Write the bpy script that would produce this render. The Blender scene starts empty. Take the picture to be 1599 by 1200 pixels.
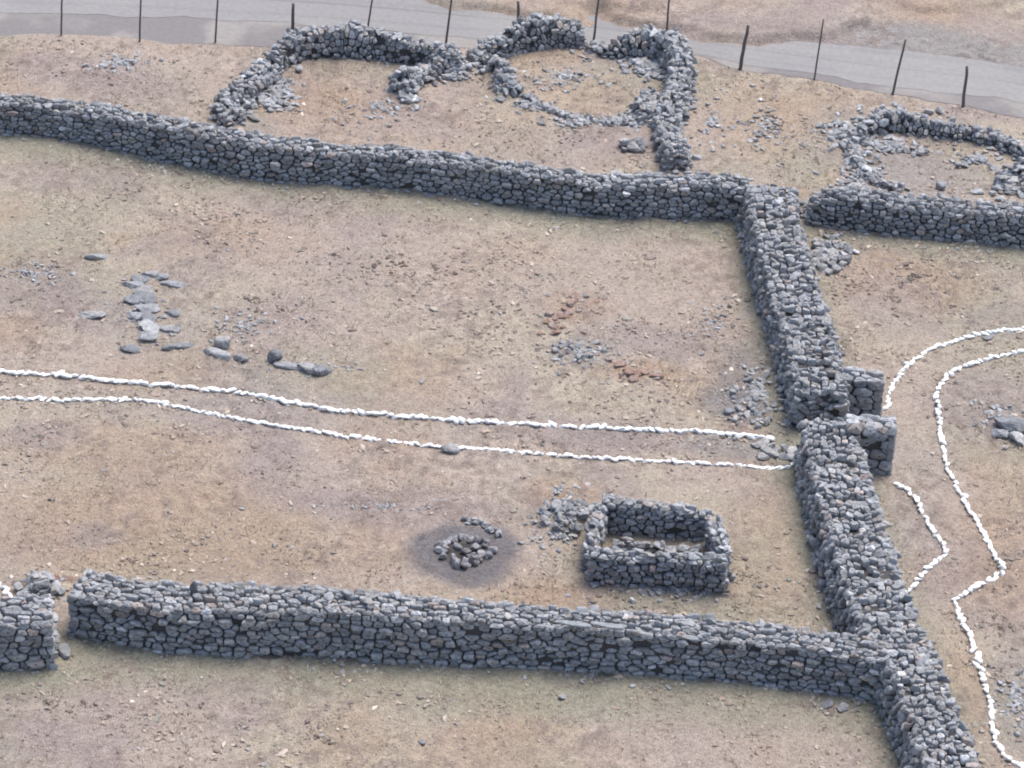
import bpy, math, random
import numpy as np
from mathutils import Matrix, Vector

S = bpy.context.scene
# ------------------------------------------------------------------ camera
F_PX, DIST, PITCH, ROLL = 5550.0, 90.0, math.radians(34), math.radians(3.0)
FWD = np.array([0, math.cos(PITCH), -math.sin(PITCH)])
R0 = np.array([1.0, 0, 0]); U0 = np.array([0, math.sin(PITCH), math.cos(PITCH)])
RT = R0 * math.cos(ROLL) + U0 * math.sin(ROLL)
UP = U0 * math.cos(ROLL) - R0 * math.sin(ROLL)
CAM = -FWD * DIST
cam_d = bpy.data.cameras.new("Camera"); cam = bpy.data.objects.new("Camera", cam_d)
S.collection.objects.link(cam); S.camera = cam
cam.matrix_world = Matrix(((RT[0], UP[0], -FWD[0], CAM[0]), (RT[1], UP[1], -FWD[1], CAM[1]),
                           (RT[2], UP[2], -FWD[2], CAM[2]), (0, 0, 0, 1)))
cam_d.sensor_width = 36; cam_d.lens = F_PX / 1600 * 36; cam_d.clip_start = 1; cam_d.clip_end = 3000

# ------------------------------------------------------------------ world, sun, exposure
SUN_EL, SUN_ROT = math.radians(66), math.radians(40)
w = bpy.data.worlds.new("World"); S.world = w; w.use_nodes = True
wn = w.node_tree.nodes; wl = w.node_tree.links
sky = wn.new("ShaderNodeTexSky"); sky.sky_type = 'NISHITA'; sky.sun_disc = False
sky.sun_elevation = SUN_EL; sky.sun_rotation = SUN_ROT; sky.air_density = 1.0; sky.dust_density = 3.0
wn["Background"].inputs[1].default_value = 0.135
wl.new(sky.outputs[0], wn["Background"].inputs[0])
sl = bpy.data.lights.new("Sun", 'SUN'); sl.energy = 1.9; sl.angle = math.radians(32); sl.color = (1, .955, .9)
so = bpy.data.objects.new("Sun", sl); S.collection.objects.link(so)
sd = Vector((math.sin(SUN_ROT) * math.cos(SUN_EL), math.cos(SUN_ROT) * math.cos(SUN_EL), math.sin(SUN_EL)))
so.rotation_euler = sd.to_track_quat('Z', 'Y').to_euler(); so.location = (0, 0, 40)
S.view_settings.view_transform = 'Standard'; S.view_settings.look = 'None'
S.view_settings.exposure = 0.9; S.view_settings.gamma = 1
S.render.resolution_x = 1024; S.render.resolution_y = 768
S.render.engine = 'CYCLES'; S.cycles.pixel_filter_type = 'BLACKMAN_HARRIS'; S.cycles.filter_width = 1.9

# ------------------------------------------------------------------ helpers
def at(px, py, z=0.0):
    d = FWD * F_PX + RT * (px - 799.5) - UP * (py - 600)
    t = (z - CAM[2]) / d[2]
    return CAM + d * t
def ppm(px, py):                       # pixels per metre there
    return F_PX / float(np.dot(at(px, py) - CAM, FWD))

def hsh(ix, iy, s):
    h = (ix.astype(np.int64) * 374761393 + iy.astype(np.int64) * 668265263 + s * 1442695041) & 0xffffffff
    h = ((h ^ (h >> 13)) * 1274126177) & 0xffffffff
    h = (h ^ (h >> 16)) & 0xffffffff
    return h / 4294967295.0
def vnoise(x, y, s=0):
    x0 = np.floor(x); y0 = np.floor(y); fx = x - x0; fy = y - y0
    fx = fx * fx * (3 - 2 * fx); fy = fy * fy * (3 - 2 * fy)
    a = hsh(x0, y0, s); b = hsh(x0 + 1, y0, s); c = hsh(x0, y0 + 1, s); d = hsh(x0 + 1, y0 + 1, s)
    return (a * (1 - fx) + b * fx) * (1 - fy) + (c * (1 - fx) + d * fx) * fy
def fbm(x, y, sc, s=0, o=4):
    x = np.asarray(x, float); y = np.asarray(y, float)
    r = 0; a = 1; t = 0
    for i in range(o):
        r = r + a * vnoise(x / sc * 2 ** i + 17 * i, y / sc * 2 ** i + 5 * i, s + i); t += a; a *= .5
    return r / t
def sstep(a, b, x):
    t = np.clip((x - a) / (b - a), 0, 1); return t * t * (3 - 2 * t)
def seg_dist(x, y, P):
    best = np.full(np.shape(x), 1e9); side = np.zeros(np.shape(x))
    for (ax, ay), (bx, by) in zip(P[:-1], P[1:]):
        dx, dy = bx - ax, by - ay; L = dx * dx + dy * dy + 1e-9
        t = np.clip(((x - ax) * dx + (y - ay) * dy) / L, 0, 1)
        d = np.hypot(x - ax - t * dx, y - ay - t * dy)
        s = np.sign(dx * (y - ay) - dy * (x - ax))
        m = d < best; best = np.where(m, d, best); side = np.where(m, s, side)
    return best, side
def wpts(px, z=0.0):
    return [tuple(at(a, b, z)[:2]) for a, b in px]
def smooth(P, n=5):
    P = [np.array(p, float) for p in P]; out = []
    Q = [2 * P[0] - P[1]] + P + [2 * P[-1] - P[-2]]
    for i in range(1, len(Q) - 2):
        for k in range(n):
            t = k / n
            out.append(.5 * (2 * Q[i] + (Q[i + 1] - Q[i - 1]) * t + (2 * Q[i - 1] - 5 * Q[i] + 4 * Q[i + 1] - Q[i + 2]) * t * t
                             + (3 * Q[i] - Q[i - 1] - 3 * Q[i + 1] + Q[i + 2]) * t ** 3))
    out.append(P[-1]); return out

def tag(o, label=None, cat=None, group=None, kind=None):
    if label: o['label'] = label
    if cat: o['category'] = cat
    if group: o['group'] = group
    if kind: o['kind'] = kind
    return o

def make_mesh(name, V, faces_flat, counts, mat, cols=None, smoothf=True, mats2=None, midx=None):
    me = bpy.data.meshes.new(name)
    V = np.asarray(V, np.float32); faces_flat = np.asarray(faces_flat, np.int32); counts = np.asarray(counts, np.int32)
    me.vertices.add(len(V)); me.vertices.foreach_set("co", V.ravel())
    me.loops.add(len(faces_flat)); me.loops.foreach_set("vertex_index", faces_flat)
    me.polygons.add(len(counts)); st = np.concatenate([[0], np.cumsum(counts)[:-1]]).astype(np.int32)
    me.polygons.foreach_set("loop_start", st)
    me.polygons.foreach_set("use_smooth", np.full(len(counts), smoothf))
    me.materials.append(mat)
    if mats2 is not None:
        me.materials.append(mats2); me.polygons.foreach_set("material_index", np.asarray(midx, np.int32))
    if cols is not None:
        a = me.color_attributes.new("Col", 'FLOAT_COLOR', 'POINT')
        c = np.ones((len(V), 4), np.float32); c[:, :3] = cols; a.data.foreach_set("color", c.ravel())
    me.update(calc_edges=True); me.validate()
    return me
def link(name, me, parent=None):
    o = bpy.data.objects.new(name, me); S.collection.objects.link(o)
    if parent: o.parent = parent
    return o

# ------------------------------------------------------------------ materials
def base_mat(name, rough=.9):
    m = bpy.data.materials.new(name); m.use_nodes = True
    n = m.node_tree.nodes; l = m.node_tree.links; b = n["Principled BSDF"]
    b.inputs["Roughness"].default_value = rough; b.inputs["Specular IOR Level"].default_value = .2
    return m, n, l, b
def noise(n, l, co, scale, det=4, rough=.6, dist=0):
    t = n.new("ShaderNodeTexNoise"); t.inputs["Scale"].default_value = scale
    t.inputs["Detail"].default_value = det; t.inputs["Roughness"].default_value = rough
    t.inputs["Distortion"].default_value = dist; l.new(co, t.inputs["Vector"]); return t.outputs[0]
def ramp(n, l, f, pts):
    r = n.new("ShaderNodeValToRGB"); e = r.color_ramp.elements
    while len(e) < len(pts): e.new(.5)
    for x, (p, c) in zip(e, pts):
        x.position = p; x.color = (c, c, c, 1) if not isinstance(c, tuple) else (*c, 1)
    l.new(f, r.inputs[0]); return r.outputs[0]
def mix(n, l, f, a, b, mode='MIX'):
    m = n.new("ShaderNodeMix"); m.data_type = 'RGBA'; m.blend_type = mode
    for s, i in ((f, 0), (a, 6), (b, 7)):
        if isinstance(s, (int, float)): m.inputs[i].default_value = s
        elif isinstance(s, tuple): m.inputs[i].default_value = (*s, 1)
        else: l.new(s, m.inputs[i])
    return m.outputs[2]
def bump(n, l, h, strength, dist, b):
    u = n.new("ShaderNodeBump"); u.inputs["Strength"].default_value = strength; u.inputs["Distance"].default_value = dist
    l.new(h, u.inputs["Height"]); l.new(u.outputs[0], b.inputs["Normal"])

def stone_mat(name, source, tint=None):
    m, n, l, b = base_mat(name)
    geo = n.new("ShaderNodeNewGeometry").outputs["Position"]
    if source == 'attr':
        a = n.new("ShaderNodeAttribute"); a.attribute_name = "Col"; c = a.outputs["Color"]
    else:
        oi = n.new("ShaderNodeObjectInfo"); c = ramp(n, l, oi.outputs["Random"], tint)
    n1 = noise(n, l, geo, 9, 5, .65); n2 = noise(n, l, geo, 45, 4, .7)
    c = mix(n, l, 1.0, c, ramp(n, l, n1, [(.3, .62), (.7, 1.3)]), 'MULTIPLY')
    c = mix(n, l, 1.0, c, ramp(n, l, n2, [(.3, .75), (.72, 1.22)]), 'MULTIPLY')
    lich = ramp(n, l, noise(n, l, geo, 16, 3, .6, .5), [(.6, 0.0), (.68, 1.0)])
    lm = n.new("ShaderNodeMath"); lm.operation = 'MULTIPLY'; l.new(lich, lm.inputs[0]); lm.inputs[1].default_value = .33
    if source != 'white': c = mix(n, l, lm.outputs[0], c, (.42, .435, .435))
    l.new(c, b.inputs["Base Color"])
    bump(n, l, n2, .7, .03, b)
    return m
M_STONE = stone_mat("fieldstone", 'attr')
M_LOOSE = stone_mat("loose_stone", 'obj', [(0, (.2, .205, .215)), (.5, (.29, .295, .305)), (.8, (.32, .31, .305)), (1, (.42, .42, .42))])
M_BURNT = stone_mat("burnt_stone", 'obj', [(0, (.16, .15, .155)), (.5, (.27, .265, .275)), (1, (.38, .37, .38))])
M_RUST = stone_mat("rusty_stone", 'obj', [(0, (.24, .16, .125)), (.5, (.29, .2, .165)), (1, (.31, .27, .24))])
m, n, l, b = base_mat("whitewash", .8)
g = n.new("ShaderNodeNewGeometry").outputs["Position"]
c = ramp(n, l, noise(n, l, g, 14, 4), [(.3, (.6, .6, .58)), (.55, (.82, .82, .8))]); l.new(c, b.inputs["Base Color"])
bump(n, l, noise(n, l, g, 50), .4, .02, b); M_WHITE = m
m, n, l, b = base_mat("packed_earth"); b.inputs["Base Color"].default_value = (.07, .066, .065, 1); M_CORE = m
m, n, l, b = base_mat("weathered_wood")
g = n.new("ShaderNodeNewGeometry").outputs["Position"]
c = ramp(n, l, noise(n, l, g, 18, 4), [(.3, (.11, .097, .088)), (.7, (.17, .15, .135))]); l.new(c, b.inputs["Base Color"])
M_WOOD = m

m, n, l, b = base_mat("dry_ground", .97)
a = n.new("ShaderNodeAttribute"); a.attribute_name = "Col"; c = a.outputs["Color"]
g = n.new("ShaderNodeNewGeometry").outputs["Position"]
f1 = noise(n, l, g, 3.2, 6, .7, .3); f2 = noise(n, l, g, 11, 5, .72, .2); f3 = noise(n, l, g, 30, 3, .7)
c = mix(n, l, 1.0, c, ramp(n, l, f1, [(.3, (.84, .82, .82)), (.5, (1.0, 1.0, 1.0)), (.72, (1.12, 1.13, 1.12))]), 'MULTIPLY')
c = mix(n, l, 1.0, c, ramp(n, l, f2, [(.3, (.62, .61, .63)), (.46, (.97, .96, .95)), (.7, (1.22, 1.23, 1.22))]), 'MULTIPLY')
c = mix(n, l, 1.0, c, ramp(n, l, f3, [(.28, .7), (.5, 1.0), (.72, 1.24)]), 'MULTIPLY')
f4 = noise(n, l, g, 17, 2, .8)
c = mix(n, l, ramp(n, l, f4, [(.62, 0.0), (.7, .55)]), c, (.17, .13, .11))
l.new(c, b.inputs["Base Color"])
mm = n.new("ShaderNodeMath"); mm.operation = 'ADD'; l.new(f2, mm.inputs[0]); l.new(f3, mm.inputs[1])
bump(n, l, mm.outputs[0], 1.0, .085, b); M_GROUND = m
m, n, l, b = base_mat("gravel", .95)
a = n.new("ShaderNodeAttribute"); a.attribute_name = "Col"; c = a.outputs["Color"]
g = n.new("ShaderNodeNewGeometry").outputs["Position"]
c = mix(n, l, 1.0, c, ramp(n, l, noise(n, l, g, 6, 6, .7), [(.3, .88), (.7, 1.1)]), 'MULTIPLY')
c = mix(n, l, 1.0, c, ramp(n, l, noise(n, l, g, 40, 3, .7), [(.3, .85), (.7, 1.13)]), 'MULTIPLY')
l.new(c, b.inputs["Base Color"]); bump(n, l, noise(n, l, g, 40), .3, .02, b); M_GRAVEL = m
m, n, l, b = base_mat("clods", .97)
a = n.new("ShaderNodeAttribute"); a.attribute_name = "Col"; l.new(a.outputs["Color"], b.inputs["Base Color"]); M_CLOD = m

# ------------------------------------------------------------------ traced plan (photo pixels -> points on the ground)
UPPER_BASE = [(-70, 203), (0, 211), (100, 221), (200, 243), (300, 264), (400, 282), (500, 289), (600, 295), (700, 307),
              (800, 323), (900, 338), (980, 344), (1060, 345), (1165, 352)]
RIGHT_BASE = [(1258, 353), (1330, 361), (1400, 369), (1500, 379), (1599, 389), (1690, 398)]
LOWER_BASE = [(108, 987), (200, 1011), (300, 1021), (400, 1025), (500, 1029), (600, 1037), (700, 1045), (800, 1049),
              (900, 1052), (1000, 1057), (1100, 1064), (1200, 1073), (1300, 1088), (1405, 1106)]
CORNER_BASE = [(-90, 1053), (0, 1051), (86, 1046)]
CROSS_UP_TOP = [(1203, 290), (1213, 345), (1236, 430), (1262, 510), (1280, 585), (1283, 612)]
CROSS_LO_TOP = [(1294, 658), (1308, 720), (1331, 800), (1349, 860), (1370, 920), (1392, 975), (1424, 1030),
                (1453, 1100), (1483, 1180), (1510, 1260)]
ROAD_NEAR = [(-400, 44), (-150, 50), (0, 56), (200, 66), (330, 69), (440, 74), (600, 78), (760, 74), (920, 72), (1080, 86), (1150, 107),
             (1270, 125), (1390, 147), (1505, 166), (1599, 186), (1900, 260)]
LANE_NEAR = [(-400, 5), (-150, 12), (0, 19), (200, 25), (400, 33), (600, 47), (760, 60), (920, 68), (1080, 84), (1180, 103),
             (1270, 115), (1390, 135), (1505, 148), (1599, 161), (1900, 215)]
LANE_FAR = [(-400, -90), (-150, -75), (0, -62), (200, -50), (400, -35), (600, -20), (760, -2), (920, 18), (1080, 44), (1180, 54),
            (1270, 66), (1390, 78), (1505, 92), (1599, 106), (1900, 150)]
ROAD_C = wpts(LANE_FAR); ROAD_N = wpts(ROAD_NEAR)

def gz(x, y):
    x = np.asarray(x, float); y = np.asarray(y, float)
    z = .16 * (fbm(x, y, 5.0, 3, 3) - .5)
    road = (y > np.interp(x, [p[0] for p in ROAD_N], [p[1] for p in ROAD_N]) - .5)
    d, s = seg_dist(x, y, ROAD_N)
    z = z * np.clip(d / 1.5, 0, 1) * np.where(road, 0, 1)
    # eroded bank beyond the road
    for (px, py, rx, ry, h) in ((1130, 10, 5.0, 2.2, .26), (860, -40, 5, 3.0, .22), (1400, -60, 6, 3.2, .15), (520, -110, 6, 3, .2)):
        c = at(px, py); wob = .5 * (fbm(x, y, 1.2, 9, 3) - .5)
        r = np.hypot((x - c[0]) / rx, (y - c[1]) / ry) + wob
        z = z + h * (1 - sstep(.86, 1.0, r))
    # low mound inside the grass strip left, sunken round pits in the ruins
    for (px, py, rx, ry, h) in ((185, 125, 1.6, 1.4, .22), (60, 110, 1.7, 1.3, .15), (1470, 255, 1.5, 1.6, -.26), (890, 818, .6, .5, .42), (632, 140, .35, .5, .3), (787, 136, .3, .55, .38),
                                (705, 108, .9, .35, .3), (1025, 180, .4, .5, .25), (1200, 640, .4, .7, .2), (70, 915, .5, .4, .25), (905, 553, .7, .35, .1)):
        c = at(px, py); z = z + h * np.exp(-(((x - c[0]) / rx) ** 2 + ((y - c[1]) / ry) ** 2))
    return z
_lx = np.arange(-26, 26.1, .2); _ly = np.arange(-26, 40.1, .2)
_LX, _LY = np.meshgrid(_lx, _ly); _LZ = gz(_LX.ravel(), _LY.ravel()).reshape(_LX.shape)
def gz1(x, y):
    fx = min(max((x + 26) / .2, 0), len(_lx) - 2.001); fy = min(max((y + 26) / .2, 0), len(_ly) - 2.001)
    i, j = int(fx), int(fy); a, b = fx - i, fy - j
    return float((_LZ[j, i] * (1 - a) + _LZ[j, i + 1] * a) * (1 - b) + (_LZ[j + 1, i] * (1 - a) + _LZ[j + 1, i + 1] * a) * b)

# ------------------------------------------------------------------ ground
def axis(a, b, st, far):
    core = np.arange(a, b, st); out = []; s = st; p = b
    while p < far: out.append(p); s *= 1.35; p += s
    out2 = []; s = st; p = a - st
    while p > -far: out2.append(p); s *= 1.35; p -= s
    return np.array(out2[::-1] + list(core) + out)
gx = axis(-18, 18, .065, 900); gy = axis(-18.5, 31, .075, 1500)
X, Y = np.meshgrid(gx, gy); X = X.ravel(); Y = Y.ravel()
inn = (np.abs(X) < 20) & (Y > -21) & (Y < 34)
Z = gz(X, Y)
rd, rs_ = seg_dist(X, Y, ROAD_C)
onroad = ((Y > np.interp(X, [p[0] for p in ROAD_N], [p[1] for p in ROAD_N]) - .1) &
          (Y < np.interp(X, [p[0] for p in ROAD_C], [p[1] for p in ROAD_C]) + .1))
rough = fbm(X, Y, .45, 21, 3)
rmask = sstep(.42, .62, fbm(X, Y, 1.7, 25, 4)); fine = fbm(X, Y, .24, 31, 3)
Z = Z + np.where(inn & ~onroad, .05 * (rough - .5) + (.02 + .05 * rmask) * sstep(.5, .8, fine), 0)
Z = np.where(onroad, Z - .014, Z)
# colours: dry grass, browner and mauve patches, damp green strips along the walls
tan = np.array([.48, .398, .338]); straw = np.array([.49, .425, .33]); brown = np.array([.44, .32, .232])
mauve = np.array([.365, .302, .288]); green = np.array([.325, .318, .245]); grey = np.array([.345, .325, .31]); ash = np.array([.2, .19, .196])
C = np.tile(tan, (len(X), 1))
def blend(C, col, f): return C * (1 - f[:, None]) + col * f[:, None]
C = blend(C, straw, .7 * sstep(.42, .62, fbm(X, Y, 3.4, 40, 4)))
C = blend(C, brown, .45 * sstep(.5, .72, fbm(X, Y, 3.0, 50, 5)))
C = blend(C, mauve, .55 * sstep(.52, .7, fbm(X, Y, 2.2, 60, 5)))
C = blend(C, green, .35 * sstep(.58, .72, fbm(X, Y, 4.0, 75, 4)))
PATCH = [  # px, py, rx px, ry px, colour, strength
    (200, 140, 110, 50, mauve, .6), (80, 115, 90, 26, mauve, .5), (500, 160, 130, 40, brown, .55), (590, 205, 200, 45, tan, .4),
    (900, 150, 90, 55, brown, .4), (860, 230, 160, 40, mauve, .35), (1180, 190, 90, 90, brown, .4), (1440, 270, 130, 55, grey, .55), (1330, 215, 90, 70, grey, .4),
    (1430, 440, 120, 60, brown, .55), (1390, 480, 80, 60, mauve, .5), (60, 460, 110, 60, mauve, .55), (420, 500, 110, 60, mauve, .4),
    (30, 520, 60, 30, brown, .5), (240, 500, 120, 70, grey, .35), (900, 480, 70, 30, brown, .8), (905, 550, 70, 30, grey, .5), (1010, 585, 90, 22, brown, .75),
    (1180, 590, 70, 75, np.array([.27, .255, .25]), .7), (1160, 635, 75, 40, np.array([.25, .24, .24]), .8), (1000, 690, 240, 26, mauve, .6), (1150, 705, 90, 26, grey, .8),
    (180, 700, 230, 45, brown, .5), (60, 680, 90, 30, mauve, .6), (260, 820, 330, 100, brown, .65), (430, 730, 60, 50, mauve, .6),
    (600, 790, 250, 30, mauve, .55), (880, 770, 80, 24, brown, .6), (150, 835, 50, 20, mauve, .6), (870, 930, 100, 26, brown, .6),
    (1080, 945, 200, 30, green, .6), (1200, 860, 80, 110, brown, .35), (1180, 880, 40, 50, green, .3), (1530, 640, 90, 70, mauve, .5), (1560, 880, 80, 90, brown, .45),
    (1500, 1080, 50, 80, brown, .5), (1590, 1080, 60, 90, grey, .5), (1420, 820, 60, 60, grey, .4), (1400, 720, 90, 60, grey, .3), (110, 1120, 150, 60, mauve, .5),
    (900, 1110, 400, 30, green, .4), (1150, 1170, 300, 50, tan, .5), (800, 1180, 220, 50, brown, .3), (500, 640, 500, 40, grey, .25), (1430, 62, 150, 42, grey, .95), (1560, 95, 110, 40, grey, .9), (1200, 55, 200, 22, mauve, .5), (1480, 10, 120, 30, brown, .3),
    (80, 905, 60, 12, np.array([.25, .15, .13]), .9), (1230, 300, 45, 20, brown, .6), (1290, 395, 50, 30, grey, .6), (800, 430, 450, 80, tan, .5)]
wobx = .9 * (fbm(X, Y, 1.6, 80, 4) - .5); woby = .9 * (fbm(X, Y, 1.6, 85, 4) - .5)
for px, py, rx, ry, col, st in PATCH:
    c = at(px, py); s = ppm(px, py)
    r = np.hypot((X + wobx - c[0]) / (rx / s), (Y + woby - c[1]) / (ry / s / .56))
    C = blend(C, col, st * (1 - sstep(.45, 1.15, r)))
brk = fbm(X, Y, 1.1, 95, 4)
for base, wd in ((UPPER_BASE, 1.8), (RIGHT_BASE, 1.8), (LOWER_BASE, 2.1), (CORNER_BASE, 1.1)):
    P = wpts(base); d, s = seg_dist(X, Y, P)
    C = blend(C, green, np.where(s < 0, .85 * (1 - sstep(.1, wd, d + 1.0 * (brk - .5))), 0))
for top in (CROSS_UP_TOP, CROSS_LO_TOP):
    d, s = seg_dist(X, Y, wpts(top, 1.15)); C = blend(C, green, .75 * (1 - sstep(.8, 1.7, d + .8 * (brk - .5))))
for (px, py, rx, ry) in ((722, 865, 98, 54),):
    c = at(px, py); s = ppm(px, py)
    r = np.hypot((X + .25 * wobx - c[0]) / (rx / s), (Y + .25 * woby - c[1]) / (ry / s / .56))
    C = blend(C, ash, .96 * (1 - sstep(.72, 1.06, r + .1 * (rough - .5) + .3 * (fbm(X, Y, .7, 97, 4) - .5))))
C = C * (1 + (.1 + .3 * rmask) * (fbm(X, Y, .2, 33, 2) - .5))[:, None]
C = blend(C, np.array([.3, .24, .21]), (.12 + .5 * rmask) * sstep(.56, .72, fbm(X, Y, .3, 35, 3)))
c = at(724, 866); r = np.hypot(X - c[0], Y - c[1]); C = blend(C, np.array([.07, .06, .06]), .85 * (1 - sstep(.3, .62, r)))
# strip between the white borders: trodden, greyer
far = Y > 38
C = blend(C, np.array([.4, .3, .23]), np.where(far, .5, 0.0))
nx, ny = len(gx), len(gy)
i = np.arange(nx * ny).reshape(ny, nx)
Fq = np.stack([i[:-1, :-1], i[:-1, 1:], i[1:, 1:], i[1:, :-1]], -1).reshape(-1, 4)
tag(link("ground", make_mesh("ground", np.stack([X, Y, Z], 1), Fq.ravel(), np.full(len(Fq), 4), M_GROUND, C)),
    "dry tan grass ground of the walled fields", None, None, "structure")

def road_sheet(name, near, far, z, colf, nu, label):
    A0 = np.array(smooth([np.array(p) for p in wpts(near)], 12)); B0 = np.array(smooth([np.array(p) for p in wpts(far)], 12))
    gx_ = np.linspace(-23, 23, 460)
    A = np.stack([gx_, np.interp(gx_, A0[:, 0], A0[:, 1])], 1); B = np.stack([gx_, np.interp(gx_, B0[:, 0], B0[:, 1])], 1)
    t = np.linspace(0, 1, nu)[None, :, None]
    P = A[:, None] * (1 - t) + B[:, None] * t
    wob = (fbm(P[..., 0], P[..., 1], .8, 123, 4) - .5) * .3
    edge = np.abs(np.linspace(-1, 1, nu)) ** 6
    P[..., 1] += wob * edge[None, :]
    V = np.concatenate([P, np.full(P.shape[:2] + (1,), z)], -1)
    tt = np.broadcast_to(np.linspace(0, 1, nu)[None, :], P.shape[:2])
    Cc = colf(P[..., 0].ravel(), P[..., 1].ravel(), tt.ravel())
    a, bb = P.shape[:2]; i = np.arange(a * bb).reshape(a, bb)
    F = np.stack([i[:-1, :-1], i[1:, :-1], i[1:, 1:], i[:-1, 1:]], -1).reshape(-1, 4)
    tag(link(name, make_mesh(name, V.reshape(-1, 3), F.ravel(), np.full(len(F), 4), M_GRAVEL, Cc)), label, None, None, "structure")
def lanecol(x, y, t):
    C = np.tile(np.array([.235, .228, .225]), (len(x), 1))
    for c0, wd, st in ((.2, .03, .25), (.52, .022, .6), (.62, .05, .2), (.9, .06, .35)):
        C = blend(C, np.array([.15, .147, .15]), st * np.exp(-((t + .04 * (fbm(x, y, 6, 130, 3) - .5) - c0) / wd) ** 2))
    return blend(C, np.array([.27, .26, .25]), .5 * sstep(.4, .7, fbm(x, y, 2.5, 131, 4)))
def shcol(x, y, t):
    C = np.tile(np.array([.185, .172, .17]), (len(x), 1))
    return blend(C, np.array([.255, .238, .222]), sstep(.45, .7, fbm(x, y, 1.5, 141, 4)))
road_sheet("road_shoulder", ROAD_NEAR, [(a, b - 14) for a, b in LANE_FAR], -.005, shcol, 40, "darker gravel verge beside the road")
road_sheet("road", LANE_NEAR, LANE_FAR, .002, lanecol, 110, "pale grey gravel road crossing the top of the view")

# ------------------------------------------------------------------ rocks
def rock_template(rng, seg=4, ang=.5):
    pts = {}; V = []; F = []
    def vid(p):
        k = tuple(np.round(p, 5))
        if k not in pts: pts[k] = len(V); V.append(p)
        return pts[k]
    gl = np.linspace(-1, 1, seg + 1)
    for ax in range(3):
        for sg in (-1, 1):
            for i in range(seg):
                for j in range(seg):
                    q = []
                    for a, b in ((i, j), (i + 1, j), (i + 1, j + 1), (i, j + 1)):
                        p = np.zeros(3); p[ax] = sg; p[(ax + 1) % 3] = gl[a]; p[(ax + 2) % 3] = gl[b]; q.append(vid(p))
                    F.append(q if sg > 0 else q[::-1])
    V = np.array(V)
    r = (np.abs(V) ** 3.2).sum(1) ** (1 / 3.2); V = V / r[:, None]
    for k in range(10):                            # knock flat facets off
        d = rng.normal(size=3); d /= np.linalg.norm(d); c = rng.uniform(.5, .9)
        t = V @ d; V = V - np.outer(np.clip(t - c, 0, None) * .96, d)
    V = V + rng.normal(size=V.shape) * .035
    return V, np.array(F)
RNG = np.random.default_rng(7)
TPL = [rock_template(RNG) for _ in range(14)]
TPL_S = [rock_template(RNG, 2) for _ in range(8)]
def rotm(rng, tilt):
    a = rng.uniform(0, 6.283); t = rng.normal(0, tilt); p = rng.uniform(0, 6.283)
    return np.array(Matrix.Rotation(a, 3, 'Z') @ Matrix.Rotation(t, 3, Vector((math.cos(p), math.sin(p), 0))))
def stone_col(rng):
    v = rng.normal(.325, .048); v = min(max(v, .2), .46)
    if rng.random() < .05: v *= 1.4
    w = rng.random(); t = np.array([.985, 1.0, 1.03]) if w < .8 else np.array([1.03, 1.0, .97]) if w < .96 else np.array([1.12, .97, .9])
    return v * t
class Acc:
    def __init__(s): s.V = []; s.F = []; s.n = 0; s.C = []; s.cnt = []; s.mi = []
    def add(s, V, F, c, mi=0):
        s.V.append(V); s.F.append((np.asarray(F) + s.n).ravel()); s.cnt.append(np.full(len(F), len(F[0]))); s.n += len(V)
        s.C.append(np.tile(c, (len(V), 1)) if np.ndim(c) == 1 else c); s.mi.append(np.full(len(F), mi))
    def rock(s, rng, p, size, tilt=.3, tpl=TPL, col=None):
        V, F = tpl[rng.integers(len(tpl))]
        s.add((V * np.array(size)) @ rotm(rng, tilt).T + np.array(p), F, stone_col(rng) if col is None else col)
    def mesh(s, name, mat, core=None, sm=False):
        return make_mesh(name, np.concatenate(s.V), np.concatenate(s.F), np.concatenate(s.cnt), mat, np.concatenate(s.C), sm, core,
                         np.concatenate(s.mi) if core else None)

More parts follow.
